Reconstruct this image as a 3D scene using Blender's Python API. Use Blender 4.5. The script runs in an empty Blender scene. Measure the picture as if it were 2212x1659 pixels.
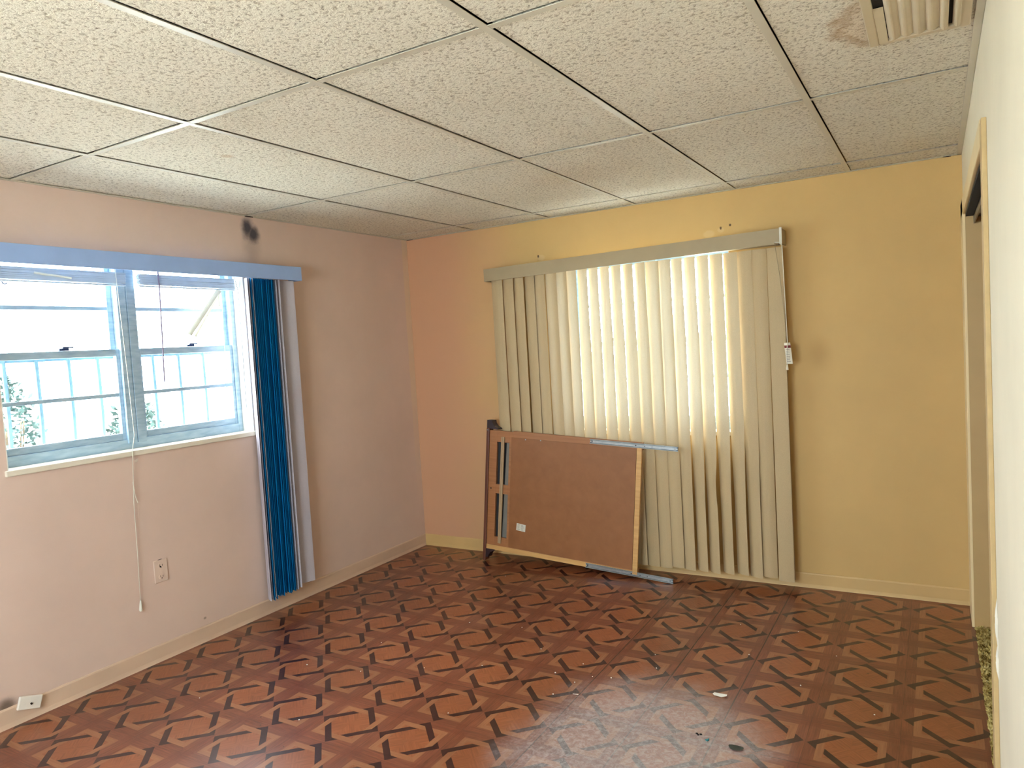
import bpy, bmesh, math, random
from mathutils import Vector, Matrix
random.seed(7)
C = bpy.context.scene.collection
SC = bpy.context.scene

# ---------------------------------------------------------------- camera
FPX, YAW, PIT, ROL = 1564.3, -.5314, -.0539, -.0576
CAM = Vector((3.4208, -4.3759, 1.494))
fw = Vector((math.sin(YAW)*math.cos(PIT), math.cos(YAW)*math.cos(PIT), math.sin(PIT)))
rt = Vector((math.cos(YAW), -math.sin(YAW), 0)); up = rt.cross(fw)
R_ = rt*math.cos(ROL)+up*math.sin(ROL); U_ = -rt*math.sin(ROL)+up*math.cos(ROL)
cd = bpy.data.cameras.new('camera'); cam = bpy.data.objects.new('camera', cd); C.objects.link(cam)
cd.sensor_fit = 'HORIZONTAL'; cd.sensor_width = 36.0; cd.lens = FPX/2212*36.0; cd.clip_start = .02
M = Matrix((R_, U_, -fw)).transposed().to_4x4(); M.translation = CAM
cam.matrix_world = M
SC.camera = cam

# ---------------------------------------------------------------- world, light, exposure
SKY = 24.0
w = bpy.data.worlds.new('world'); SC.world = w; w.use_nodes = True
bg = w.node_tree.nodes['Background']
bg.inputs[0].default_value = (.86, .93, 1.0, 1); bg.inputs[1].default_value = SKY
SC.view_settings.view_transform = 'Standard'; SC.view_settings.look = 'None'
SC.view_settings.exposure = 0.0; SC.view_settings.gamma = 1.0
SC.view_settings.use_curve_mapping = False

sun = bpy.data.lights.new('sun', 'SUN'); sun.energy = 60; sun.angle = .02; sun.color = (1, .95, .87)
so = bpy.data.objects.new('sun', sun); C.objects.link(so); so.rotation_euler = Vector((-.38, .22, -.90)).to_track_quat('-Z', 'Y').to_euler()
H = 2.322; W = 3.5544; D = -5.3; T = .2
# window openings
LY0, LY1, LZ0, LZ1 = -2.83, -1.53, 1.08, 2.05
BX0, BX1, BZ0, BZ1 = 1.29, 2.38, .90, 2.02
RX0, RX1, RZ0, RZ1 = 1.0, 2.7, .75, 2.08            # added unseen rear window, brings fill daylight from behind the camera

def portal(name, loc, rot, sx, sy):
    l = bpy.data.lights.new(name, 'AREA'); l.shape = 'RECTANGLE'; l.size = sx; l.size_y = sy
    l.cycles.is_portal = True
    o = bpy.data.objects.new(name, l); C.objects.link(o); o.location = loc; o.rotation_euler = rot
P2 = math.pi/2
portal('window_daylight_left', (-.22, (LY0+LY1)/2, (LZ0+LZ1)/2), (0, -P2, 0), LZ1-LZ0, LY1-LY0)
portal('window_daylight_back', ((BX0+BX1)/2, .22, (BZ0+BZ1)/2), (-P2, 0, 0), BX1-BX0, BZ1-BZ0)
portal('added_window_portal', ((RX0+RX1)/2, D-.22, (RZ0+RZ1)/2), (P2, 0, 0), RX1-RX0, RZ1-RZ0)  # portal of the added, unseen rear window

# ---------------------------------------------------------------- helpers
def tag(o, label=None, cat=None, group=None, kind=None):
    if label: o['label'] = label
    if cat: o['category'] = cat
    if group: o['group'] = group
    if kind: o['kind'] = kind
    return o
def empty(name, loc=(0, 0, 0), parent=None):
    o = bpy.data.objects.new(name, None); C.objects.link(o); o.location = loc
    o.empty_display_size = .05
    if parent: o.parent = parent
    return o
def obj(name, bm, m, parent=None, smooth=False):
    me = bpy.data.meshes.new(name); bmesh.ops.recalc_face_normals(bm, faces=bm.faces)
    bm.to_mesh(me); bm.free()
    for mm in (m if isinstance(m, (list, tuple)) else [m]): me.materials.append(mm)
    if smooth:
        for p in me.polygons: p.use_smooth = True
    o = bpy.data.objects.new(name, me); C.objects.link(o)
    if parent: o.parent = parent
    return o
def box(bm, x0, y0, z0, x1, y1, z1, bev=0, mat=0, M=None):
    vs = [bm.verts.new(Vector(v)) for v in ((x0,y0,z0),(x1,y0,z0),(x1,y1,z0),(x0,y1,z0),(x0,y0,z1),(x1,y0,z1),(x1,y1,z1),(x0,y1,z1))]
    if M is not None:
        for v in vs: v.co = M @ v.co
    fs = [bm.faces.new([vs[i] for i in q]) for q in ((0,3,2,1),(4,5,6,7),(0,1,5,4),(1,2,6,5),(2,3,7,6),(3,0,4,7))]
    for f in fs: f.material_index = mat
    if bev:
        es = list({e for f in fs for e in f.edges})
        r = bmesh.ops.bevel(bm, geom=es, offset=bev, segments=2, profile=.5, affect='EDGES', clamp_overlap=True)
        for f in r['faces']: f.material_index = mat
    return bm
def bx(name, a, b, m, parent=None, bev=0):
    bm = bmesh.new(); box(bm, min(a[0],b[0]), min(a[1],b[1]), min(a[2],b[2]), max(a[0],b[0]), max(a[1],b[1]), max(a[2],b[2]), bev)
    return obj(name, bm, m, parent)
def prism(bm, pts, axis, lo, hi, mat=0):
    """closed outline pts (2d) extruded along axis (0,1,2)"""
    def P(p, t):
        c = [p[0], p[1]]; c.insert(axis, t); return Vector(c)
    a = [bm.verts.new(P(p, lo)) for p in pts]; b = [bm.verts.new(P(p, hi)) for p in pts]
    n = len(pts); fs = [bm.faces.new(a), bm.faces.new(b[::-1])]
    for i in range(n): fs.append(bm.faces.new((a[i], b[i], b[(i+1) % n], a[(i+1) % n])))
    for f in fs: f.material_index = mat
    return bm
def tube(bm, pts, r, seg=8, rs=None, cap=True):
    pts = [Vector(p) for p in pts]; rings = []
    for i, p in enumerate(pts):
        d = (pts[min(i+1, len(pts)-1)]-pts[max(i-1, 0)]).normalized()
        a = d.orthogonal().normalized() if i == 0 else (a_prev - d*a_prev.dot(d)).normalized()
        a_prev = a; b = d.cross(a); rr = rs[i] if rs else r
        rings.append([bm.verts.new(p+(a*math.cos(t)+b*math.sin(t))*rr) for t in [2*math.pi*k/seg for k in range(seg)]])
    for i in range(len(rings)-1):
        for k in range(seg): bm.faces.new((rings[i][k], rings[i][(k+1) % seg], rings[i+1][(k+1) % seg], rings[i+1][k]))
    if cap: bm.faces.new(rings[0][::-1]); bm.faces.new(rings[-1])
    return bm

# ---------------------------------------------------------------- materials
class NT:
    def __init__(s, name):
        s.m = bpy.data.materials.new(name); s.m.use_nodes = True; s.t = s.m.node_tree
        s.p = s.t.nodes['Principled BSDF']; s.out = s.t.nodes['Material Output']
    def n(s, kind, **kw):
        x = s.t.nodes.new(kind)
        for k, v in kw.items(): setattr(x, k, v)
        return x
    def l(s, a, b): s.t.links.new(a, b)
    def put(s, sock, v):
        if hasattr(v, 'links') or isinstance(v, bpy.types.NodeSocket): s.l(v, sock)
        else: sock.default_value = v
    def ma(s, op, a, b=None, c=None):
        x = s.n('ShaderNodeMath', operation=op); s.put(x.inputs[0], a)
        if b is not None: s.put(x.inputs[1], b)
        if c is not None: s.put(x.inputs[2], c)
        return x.outputs[0]
    def mix(s, f, a, b, mode='MIX'):
        x = s.n('ShaderNodeMix', data_type='RGBA', blend_type=mode)
        s.put(x.inputs[0], f)
        for k, v in ((6, a), (7, b)):
            s.put(x.inputs[k], (*v, 1) if isinstance(v, tuple) and len(v) == 3 else v)
        return x.outputs[2]
    def pos(s):
        g = s.n('ShaderNodeNewGeometry'); x = s.n('ShaderNodeSeparateXYZ'); s.l(g.outputs['Position'], x.inputs[0]); return g.outputs['Position'], x.outputs
    def objc(s):
        g = s.n('ShaderNodeTexCoord'); return g.outputs['Object']
    def noise(s, v, sc, det=4, rough=.5, dist=0):
        x = s.n('ShaderNodeTexNoise'); s.l(v, x.inputs['Vector']); x.inputs['Scale'].default_value = sc
        x.inputs['Detail'].default_value = det; x.inputs['Roughness'].default_value = rough; x.inputs['Distortion'].default_value = dist
        return x.outputs[0]
    def ramp(s, f, stops):
        x = s.n('ShaderNodeValToRGB'); s.l(f, x.inputs[0]); e = x.color_ramp.elements
        while len(e) < len(stops): e.new(.5)
        for i, (p, c) in enumerate(stops):
            e[i].position = p; e[i].color = (*c, 1) if len(c) == 3 else c
        return x.outputs[0]
    def scale(s, v, k):
        x = s.n('ShaderNodeMapping'); s.l(v, x.inputs[0]); x.inputs['Scale'].default_value = k; return x.outputs[0]
    def bump(s, h, strength, dist):
        x = s.n('ShaderNodeBump'); s.l(h, x.inputs['Height']); x.inputs['Strength'].default_value = strength; x.inputs['Distance'].default_value = dist
        s.l(x.outputs[0], s.p.inputs['Normal'])
    def fin(s, col=None, rough=None, metal=None, spec=None):
        if col is not None: s.put(s.p.inputs['Base Color'], (*col, 1) if isinstance(col, tuple) else col)
        if rough is not None: s.put(s.p.inputs['Roughness'], rough)
        if metal is not None: s.p.inputs['Metallic'].default_value = metal
        if spec is not None: s.put(s.p.inputs['Specular IOR Level'], spec)
        return s.m
def srgb(r, g, b):
    f = lambda c: (c/255/12.92) if c/255 <= .04045 else ((c/255+.055)/1.055)**2.4
    return (f(r), f(g), f(b))
def plain(name, col, rough=.5, metal=0, spec=.5, var=.06, sc=12, bmp=0):
    a = NT(name); v = a.objc(); n = a.noise(v, sc, 4)
    lo = tuple(c*(1-var) for c in col); hi = tuple(min(1, c*(1+var)) for c in col)
    c = a.ramp(n, [(.3, lo), (.7, hi)])
    if bmp: a.bump(a.noise(v, sc*8, 3), .3, bmp)
    return a.fin(c, rough, metal, spec)

def blob(a, xyz, cx, cz, rx, rz, ax=(1, 2), warp=None, soft=.4):
    """mask of an elliptic stain; warp is an added noise socket"""
    dx = a.ma('DIVIDE', a.ma('SUBTRACT', xyz[ax[0]], cx), rx); dz = a.ma('DIVIDE', a.ma('SUBTRACT', xyz[ax[1]], cz), rz)
    d = a.ma('SQRT', a.ma('ADD', a.ma('MULTIPLY', dx, dx), a.ma('MULTIPLY', dz, dz)))
    if warp is not None: d = a.ma('ADD', d, a.ma('MULTIPLY', a.ma('SUBTRACT', warp, .5), 1.2))
    x = a.n('ShaderNodeMapRange'); a.l(d, x.inputs[0]); x.inputs[1].default_value = 1-soft; x.inputs[2].default_value = 1+soft
    x.inputs[3].default_value = 1; x.inputs[4].default_value = 0; x.interpolation_type = 'SMOOTHSTEP'
    return x.outputs[0]

def wall_mat(name, col, which):
    a = NT(name); v, xyz = a.pos()
    n = a.noise(v, 1.6, 5, .6); lo = tuple(c*.94 for c in col); hi = tuple(min(1, c*1.05) for c in col)
    c = a.ramp(n, [(.3, lo), (.7, hi)])
    wp = a.noise(v, 14, 5, .6)
    if which == 'left':
        c = a.mix(a.ma('MULTIPLY', a.ma('MAXIMUM', blob(a, xyz, -1.47, 2.255, .038, .055, warp=wp, soft=.6), blob(a, xyz, -1.435, 2.225, .038, .045, warp=wp, soft=.6)), .93), c, (.012, .018, .04))
        c = a.mix(a.ma('MULTIPLY', blob(a, xyz, -1.452, 2.14, .05, .08, warp=wp, soft=.9), .28), c, (.1, .07, .06))
        c = a.mix(a.ma('MULTIPLY', blob(a, xyz, -2.92, .09, .035, .03, warp=wp, soft=.8), .8), c, (.05, .03, .015))
        c = a.mix(a.ma('MULTIPLY', blob(a, xyz, -1.95, .125, .008, .006, soft=.6), .6), c, (.12, .06, .03))
        # lighter band along the corner, fading towards the floor
        e = a.n('ShaderNodeMapRange'); a.l(a.ma('ADD', xyz[1], a.ma('MULTIPLY', a.noise(v, 9, 2), .012)), e.inputs[0])
        e.inputs[1].default_value = -.062; e.inputs[2].default_value = -.05
        zr = a.n('ShaderNodeMapRange'); a.l(xyz[2], zr.inputs[0]); zr.inputs[1].default_value = .3; zr.inputs[2].default_value = 1.4
        c = a.mix(a.ma('MULTIPLY', a.ma('MULTIPLY', e.outputs[0], zr.outputs[0]), .45), c, (.80, .60, .36))
    if which == 'back':
        c = a.mix(a.ma('MULTIPLY', blob(a, xyz, 2.85, 1.35, .05, .07, ax=(0, 2), soft=.9), .3), c, (.30, .17, .05))
        for cx, cz, k in ((1.113, 2.078, .6), (2.339, 2.112, .5), (2.394, 2.122, .9)):
            c = a.mix(a.ma('MULTIPLY', blob(a, xyz, cx, cz, .007, .008, ax=(0, 2), warp=wp, soft=.4), k), c, (.06, .035, .02))
        for cx, cz, rx, rz in ((2.27, 2.085, .035, .022), (1.13, 2.07, .03, .02), (2.34, 2.10, .02, .015)):
            c = a.mix(a.ma('MULTIPLY', blob(a, xyz, cx, cz, rx, rz, ax=(0, 2), warp=wp, soft=.25), .22), c, (.78, .66, .40))
        # reddish light cast towards the corner, painted into the wall colour
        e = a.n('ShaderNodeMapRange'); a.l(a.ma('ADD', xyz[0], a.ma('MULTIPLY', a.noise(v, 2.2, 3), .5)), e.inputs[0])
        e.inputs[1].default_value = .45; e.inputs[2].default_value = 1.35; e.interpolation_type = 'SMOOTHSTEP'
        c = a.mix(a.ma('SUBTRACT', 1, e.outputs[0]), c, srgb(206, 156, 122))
    a.bump(a.noise(v, 140, 3, .6), .22, .0012)
    return a.fin(c, .62, spec=.35)
mWL = wall_mat('wall_paint_left', srgb(218, 191, 177), 'left')  # same paint on all walls; the light's cast is toned in per wall
mWB = wall_mat('wall_paint_back', srgb(208, 172, 112), 'back')
mWR = wall_mat('wall_paint_right', srgb(238, 229, 206), 'right')
mBB = plain('baseboard_paint', srgb(208, 172, 114), .5, var=.05, sc=5)
mBL = plain('baseboard_paint_left', srgb(212, 182, 158), .5, var=.05, sc=5)
mJambT = plain('jamb_paint', srgb(196, 164, 112), .5, var=.04, sc=6)
mTrim = plain('casing_paint', srgb(238, 216, 170), .4, var=.03, sc=6)
mEdge = plain('bare_casing_edge', srgb(196, 168, 120), .6, var=.08, sc=20)
mPlen = plain('dark_void', (.012, .01, .009), .9)
mSmk = plain('ceiling_corner_soot', (.02, .015, .02), .9)

def floor_mat():
    a = NT('patterned_vinyl_parquet'); v, xyz = a.pos()
    px, py = .2985, .302
    sx = a.ma('DIVIDE', a.ma('SUBTRACT', xyz[0], 2.383-12*px), px); sy = a.ma('DIVIDE', a.ma('SUBTRACT', xyz[1], -1.828-20*py), py)
    x = a.ma('FRACT', sx); y = a.ma('FRACT', sy)
    ix = a.ma('SUBTRACT', 1, x); iy = a.ma('SUBTRACT', 1, y)
    gt = lambda p, q: a.ma('GREATER_THAN', p, q)
    mx = lambda p, q: a.ma('MAXIMUM', p, q); mn = lambda p, q: a.ma('MINIMUM', p, q)
    bars = None
    for (p, q) in ((x, y), (iy, x), (ix, iy), (y, ix)):
        s_ = a.ma('ADD', p, q); d_ = a.ma('SUBTRACT', p, q)
        m_ = mn(mn(gt(p, .226), gt(s_, .528)), gt(.492, d_))
        m_ = mn(m_, mx(gt(.648, s_), gt(.132, q)))
        m_ = mn(m_, gt(.75, s_))
        bars = m_ if bars is None else mx(bars, m_)
    cx = a.ma('ABSOLUTE', a.ma('SUBTRACT', x, .5)); cy = a.ma('ABSOLUTE', a.ma('SUBTRACT', y, .5))
    md = mx(cx, cy)
    outer = gt(.367, md); inner = gt(.283, md)
    # grain directions
    vx = a.noise(a.scale(v, (9, 160, 1)), 1, 4, .6); vy = a.noise(a.scale(v, (160, 9, 1)), 1, 4, .6)
    rot = a.n('ShaderNodeMapping'); a.l(v, rot.inputs[0]); rot.inputs['Rotation'].default_value = (0, 0, math.radians(45))
    vd = a.noise(a.scale(rot.outputs[0], (9, 150, 1)), 1, 4, .6)
    rot2 = a.n('ShaderNodeMapping'); a.l(v, rot2.inputs[0]); rot2.inputs['Rotation'].default_value = (0, 0, math.radians(-45))
    ve = a.noise(a.scale(rot2.outputs[0], (9, 150, 1)), 1, 4, .6)
    along = gt(cx, cy)                         # in the border: nearer a left/right edge
    gb = a.mix(along, vx, vy)
    quad = gt(a.ma('MULTIPLY', a.ma('SUBTRACT', x, .5), a.ma('SUBTRACT', y, .5)), 0)
    gi = a.mix(quad, vd, ve)
    dk = (.060, .0145, .0125)
    band = a.ramp(gb, [(.30, srgb(116, 68, 48)), (.52, srgb(142, 86, 62)), (.74, srgb(162, 104, 76))])
    ctr = a.ramp(gi, [(.28, srgb(140, 86, 52)), (.52, srgb(166, 104, 66)), (.76, srgb(184, 124, 84))])
    frm = a.ramp(gb, [(.3, srgb(160, 112, 78)), (.7, srgb(184, 138, 100))])
    drk = a.ramp(gb, [(.3, srgb(48, 18, 19)), (.7, srgb(68, 28, 30))])
    # crossing squares at the tile corners slightly redder
    cr = gt(mn(cx, cy), .38)
    band = a.mix(a.ma('MULTIPLY', cr, .35), band, srgb(120, 58, 40))
    c = a.mix(outer, band, frm); c = a.mix(inner, c, ctr); c = a.mix(bars, c, drk)
    # each tile a little different
    tid = a.n('ShaderNodeCombineXYZ'); a.l(a.ma('FLOOR', sx), tid.inputs[0]); a.l(a.ma('FLOOR', sy), tid.inputs[1])
    wn = a.n('ShaderNodeTexWhiteNoise'); wn.noise_dimensions = '2D'; a.l(tid.outputs[0], wn.inputs['Vector'])
    hv = a.n('ShaderNodeHueSaturation'); a.l(c, hv.inputs['Color']); a.l(a.ma('ADD', .9, a.ma('MULTIPLY', wn.outputs[0], .2)), hv.inputs['Value'])
    c = hv.outputs[0]
    # seams between tiles, open ones darker
    seamn = a.noise(v, 1.1, 2)
    ex = a.ma('MULTIPLY', mn(x, ix), px); ey = a.ma('MULTIPLY', mn(y, iy), py)
    col_x = a.ma('ROUND', sx); row_y = a.ma('ROUND', sy)
    strong = mx(a.ma('COMPARE', col_x, 12, .1), mx(a.ma('COMPARE', col_x, 13, .1), a.ma('COMPARE', col_x, 11, .1)))
    wx = a.ma('ADD', .0005, a.ma('MULTIPLY', strong, a.ma('MULTIPLY', seamn, .0036)))
    stry = a.ma('COMPARE', row_y, 20, .1)
    wy = a.ma('ADD', .0004, a.ma('MULTIPLY', stry, .0010))
    seam = mx(gt(wx, ex), gt(wy, ey))
    c = a.mix(a.ma('MULTIPLY', seam, .8), c, (.012, .007, .005))
    # dust, scuffs, grime, and the window's glare painted in
    dn = a.noise(v, 3.2, 8, .68, .4)
    dust = a.ramp(dn, [(.50, (0, 0, 0)), (.78, (1, 1, 1))])
    glare_mask = blob(a, xyz, 2.42, -2.02, .40, .52, ax=(0, 1), warp=dn, soft=.4)
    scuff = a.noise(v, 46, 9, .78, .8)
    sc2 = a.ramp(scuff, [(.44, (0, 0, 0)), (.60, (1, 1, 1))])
    c = a.mix(a.ma('MULTIPLY', dust, .10), c, srgb(190, 175, 165))
    spk = a.n('ShaderNodeTexVoronoi'); a.l(v, spk.inputs['Vector']); spk.inputs['Scale'].default_value = 11
    spt = gt(.035, spk.outputs['Distance'])
    c = a.mix(a.ma('MULTIPLY', spt, a.ma('GREATER_THAN', a.noise(v, 2.5, 2), .53)), c, (.02, .014, .01))
    rg = a.ma('ADD', .25, a.ma('MULTIPLY', a.noise(v, 7, 6, .7), .10))
    rg = a.ma('ADD', rg, a.ma('MULTIPLY', a.ma('MULTIPLY', glare_mask, sc2), .12))
    hb = a.ma('ADD', a.ma('MULTIPLY', seam, -1.0), a.ma('MULTIPLY', a.noise(v, 5, 4), .9))
    hb = a.ma('ADD', hb, a.ma('MULTIPLY', scuff, .10)); hb = a.ma('ADD', hb, a.ma('MULTIPLY', a.noise(v, 160, 3, .6), .10))
    a.bump(hb, .35, .0016)
    c = a.mix(1, c, (.73, .575, .51), 'MULTIPLY')
    c = a.mix(a.ma('MULTIPLY', glare_mask, a.ma('ADD', .27, a.ma('MULTIPLY', sc2, .30))), c, srgb(206, 204, 210))  # back window's glare painted pale into the floor, broken by scuff speckle
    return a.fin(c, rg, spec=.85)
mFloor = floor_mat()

def ceil_mat():
    a = NT('stippled_ceiling_tile'); v, xyz = a.pos()
    n1 = a.noise(a.scale(v, (1, 1, 1)), 80, 4, .6, .6); n2 = a.noise(v, 210, 3, .6)
    big = a.noise(v, 1.3, 4)
    base = a.ramp(big, [(.3, srgb(226, 218, 200)), (.7, srgb(238, 231, 214))])
    pit = a.ramp(n1, [(.36, (1, 1, 1)), (.47, (0, 0, 0))])
    c = a.mix(a.ma('MULTIPLY', pit, .60), base, srgb(130, 112, 84))
    hi = a.ramp(n1, [(.52, (0, 0, 0)), (.66, (1, 1, 1))])
    c = a.mix(a.ma('MULTIPLY', hi, .5), c, srgb(240, 234, 218))
    # pin holes
    vo = a.n('ShaderNodeTexVoronoi'); a.l(v, vo.inputs['Vector']); vo.inputs['Scale'].default_value = 48
    hole = a.ma('MULTIPLY', a.ma('GREATER_THAN', .11, vo.outputs['Distance']), a.ma('GREATER_THAN', a.noise(v, 30, 2), .5))
    c = a.mix(a.ma('MULTIPLY', hole, .7), c, srgb(70, 52, 34))
    wp = a.noise(v, 16, 6, .65)
    st = blob(a, xyz, 3.31, -2.06, .12, .17, ax=(0, 1), warp=wp, soft=.25)
    ring = a.ma('MULTIPLY', st, a.ma('SUBTRACT', 1, blob(a, xyz, 3.32, -2.07, .105, .15, ax=(0, 1), warp=wp, soft=.15)))
    c = a.mix(a.ma('MULTIPLY', st, .28), c, srgb(214, 176, 132))
    c = a.mix(a.ma('MULTIPLY', ring, .7), c, srgb(166, 130, 84))
    for cx, cy, rx, ry, k in ((1.55, -2.0, .3, .2, .12), (1.9, -1.0, .25, .2, .15), (3.0, -.6, .2, .15, .12), (.95, -2.35, .02, .02, .5), (1.35, -2.5, .2, .2, .1)):
        c = a.mix(a.ma('MULTIPLY', blob(a, xyz, cx, cy, rx, ry, ax=(0, 1), warp=wp, soft=.8), k), c, srgb(180, 140, 90))
    h = a.ma('ADD', n1, a.ma('MULTIPLY', n2, .35))
    a.bump(h, .8, .007)
    return a.fin(c, .9, spec=.15)
mCeil = ceil_mat()
mGrid = plain('ceiling_grid_enamel', srgb(205, 198, 180), .35, spec=.5, var=.03)
def alu_mat():
    a = NT('window_aluminium'); v, xyz = a.pos()
    c = a.ramp(a.noise(a.scale(v, (4, 4, 20)), 3, 5), [(.3, srgb(148, 176, 200)), (.7, srgb(182, 204, 220))])
    return a.fin(c, .42, .25)
mAlu = alu_mat()
mSill = plain('painted_sill', srgb(228, 218, 200), .4, var=.04)
mJamb = plain('window_reveal_paint', srgb(226, 222, 214), .5, var=.03)
mMini = plain('mini_blind_vinyl', srgb(186, 198, 208), .4, var=.05, sc=20)
mMiniW = plain('mini_blind_slat', srgb(226, 224, 206), .4, var=.05, sc=20)
mWand = plain('wand_plastic', srgb(140, 124, 150), .3)
mCord = plain('cord', srgb(226, 222, 208), .7)
mCordD = plain('cord_dark', srgb(96, 96, 100), .7)
mBar = plain('security_bar_paint', srgb(96, 128, 142), .6, var=.2, sc=30)
mBlack = plain('black_latch', srgb(40, 60, 100), .4)
def glass_mat():
    a = NT('window_glass'); tr = a.n('ShaderNodeBsdfTransparent'); gl = a.n('ShaderNodeBsdfGlossy'); mx = a.n('ShaderNodeMixShader')
    tr.inputs[0].default_value = (.93, .97, .97, 1); gl.inputs['Roughness'].default_value = .03; mx.inputs[0].default_value = .06
    a.l(tr.outputs[0], mx.inputs[1]); a.l(gl.outputs[0], mx.inputs[2]); a.l(mx.outputs[0], a.out.inputs[0]); return a.m
mGlass = glass_mat()
def vane_mat(name, col, trans, tcol):
    a = NT(name); v = a.objc()
    wv = a.noise(a.scale(v, (300, 300, 700)), 1, 2, .5); st = a.noise(a.scale(v, (30, 30, .8)), 1.5, 4)
    c = a.ramp(wv, [(.3, tuple(k*.90 for k in col)), (.7, tuple(min(1, k*1.06) for k in col))])
    c = a.mix(a.ma('MULTIPLY', a.ramp(st, [(.5, (0, 0, 0)), (.8, (1, 1, 1))]), .12), c, tuple(k*.55 for k in col))
    a.fin(c, .55, spec=.3)
    a.bump(wv, .2, .0006)
    if trans:
        tl = a.n('ShaderNodeBsdfTranslucent'); tl.inputs[0].default_value = (*tcol, 1)
        mx = a.n('ShaderNodeMixShader'); mx.inputs[0].default_value = trans
        a.l(a.p.outputs[0], mx.inputs[1]); a.l(tl.outputs[0], mx.inputs[2]); a.l(mx.outputs[0], a.out.inputs[0])
    return a.m
mVane = vane_mat('beige_vane_fabric', srgb(195, 171, 132), .055, srgb(242, 234, 214))
mVal = plain('beige_valance', srgb(164, 145, 112), .5, var=.04, sc=8)
mValL = plain('grey_valance', srgb(152, 178, 226), .5, var=.04, sc=8)
mBlue = vane_mat('vane_vinyl_blue_cast', srgb(8, 128, 190), 0, None)  # same vanes as the grey ones, darker blue cast of the light painted in
mGrey = vane_mat('grey_vane_vinyl', srgb(186, 178, 186), 0, None)

# ---------------------------------------------------------------- room shell
def S(o): return tag(o, kind='structure')
def wall_with_hole(name, axis, lo, hi, a0, a1, z0, z1, ha, hb, hz0, hz1, m):
    """slab between lo..hi on `axis`; hole ha..hb x hz0..hz1"""
    bm = bmesh.new()
    def b(u0, u1, w0, w1):
        if axis == 0: box(bm, lo, u0, w0, hi, u1, w1)
        else: box(bm, u0, lo, w0, u1, hi, w1)
    b(a0, ha, z0, z1); b(hb, a1, z0, z1); b(ha, hb, z0, hz0) if hz0 > z0 else None; b(ha, hb, hz1, z1)
    bmesh.ops.remove_doubles(bm, verts=bm.verts, dist=1e-5)
    return S(obj(name, bm, m))
ZT = H+.25
wall_with_hole('wall_left', 0, -T, 0, D-T, T, -.1, ZT, LY0, LY1, LZ0, LZ1, mWL)
wall_with_hole('wall_back', 1, 0, T, 0, W+.12, -.1, ZT, BX0, BX1, BZ0, BZ1, mWB)
wall_with_hole('wall_rear', 1, D-T, D, 0, W+.12, -.1, ZT, RX0, RX1, RZ0, RZ1, mWR)
OY0, OY1, OZ = -1.88, -.315, 1.985      # closet opening in the right wall
wall_with_hole('wall_right', 0, W, W+.12, D, 0, -.1, ZT, OY0, OY1, -.1, OZ, mWR)
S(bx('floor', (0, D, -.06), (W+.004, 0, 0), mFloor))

# closet behind the right wall
CX = W+.75
clo = bmesh.new()
box(clo, CX, -2.3, -.1, CX+.08, 0, ZT); box(clo, W+.12, -2.38, -.1, CX+.08, -2.3, ZT); box(clo, W+.12, 0, -.1, CX+.08, .08, ZT); box(clo, W+.12, -2.3, H, CX, 0, H+.06)
S(obj('wall_closet', clo, mWB))
def carpet_mat():
    a = NT('olive_shag_carpet'); v, xyz = a.pos()
    c = a.ramp(a.noise(v, 26, 6, .7, .5), [(.34, srgb(90, 72, 34)), (.45, srgb(168, 144, 84)), (.56, srgb(214, 196, 130)), (.70, srgb(238, 224, 170))])
    return a.fin(c, 1, spec=.1)
mCarp = carpet_mat()
# tufted carpet: base sheet and short pile
cb = bmesh.new(); box(cb, W+.004, -2.3, -.06, CX, 0, .004)
carp = S(obj('floor_closet_carpet', cb, mCarp))
pb = bmesh.new()
for k in range(5200):
    x = W+.006+abs(random.random()**1.8)*.30; y = random.uniform(-1.86, -.33)
    h = random.uniform(.006, .022); r = random.uniform(.003, .0065)
    tx, ty = random.uniform(-.012, .008), random.uniform(-.01, .01)
    top = pb.verts.new((x+tx, y+ty, h)); bs = [pb.verts.new((x+r*math.cos(t), y+r*math.sin(t), .002)) for t in (0, 2.1, 4.2)]
    md_ = [pb.verts.new((x+tx*.5+r*1.3*math.cos(t), y+ty*.5+r*1.3*math.sin(t), h*.6)) for t in (0, 2.1, 4.2)]
    for i in range(3):
        j = (i+1) % 3; pb.faces.new((bs[i], bs[j], md_[j], md_[i])); pb.faces.new((md_[i], md_[j], top))
tag(obj('carpet_pile', pb, mCarp), 'matted olive green carpet pile on the closet floor behind the right doorway', 'carpet', kind='stuff')

# closet doorway trim: door_1
d1 = S(empty('door_1', (W, -.3, 0)))
def chld(o, par):
    o.parent = par; o.matrix_parent_inverse = Matrix.Translation(par.location).inverted(); return o
def cbx(name, a, b, m, par, bev=0): return chld(bx(name, a, b, m, None, bev), par)
cbx('door_casing', (W-.013, -.315, 0), (W, -.06, 2.06), mTrim, d1, .003)                       # far casing
cbx('head_casing', (W-.013, OY0+.011, OZ), (W, -.06, 2.06), mTrim, d1, .003)
c_ = cbx('door_casing', (W-.013, OY0-.07, 0), (W, OY0+.01, 2.045), [mEdge], d1, .002)
c_['label'] = 'near door casing with a bare tan edge'
cbx('door_jamb', (W-.002, -.327, 0), (W+.118, -.305, OZ), mJambT, d1)
cbx('door_jamb', (W-.002, OY0-.004, 0), (W+.118, OY0+.014, OZ), mTrim, d1)
cbx('head_jamb', (W, OY0, OZ-.014), (W+.118, -.315, OZ), mPlen, d1)
tr = bmesh.new()
box(tr, W+.03, OY0+.02, OZ-.05, W+.036, -.33, OZ-.014); box(tr, W+.062, OY0+.02, OZ-.05, W+.068, -.33, OZ-.014); box(tr, W+.03, OY0+.02, OZ-.02, W+.1, -.33, OZ-.014); box(tr, W+.094, OY0+.02, OZ-.05, W+.1, -.33, OZ-.014)
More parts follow.
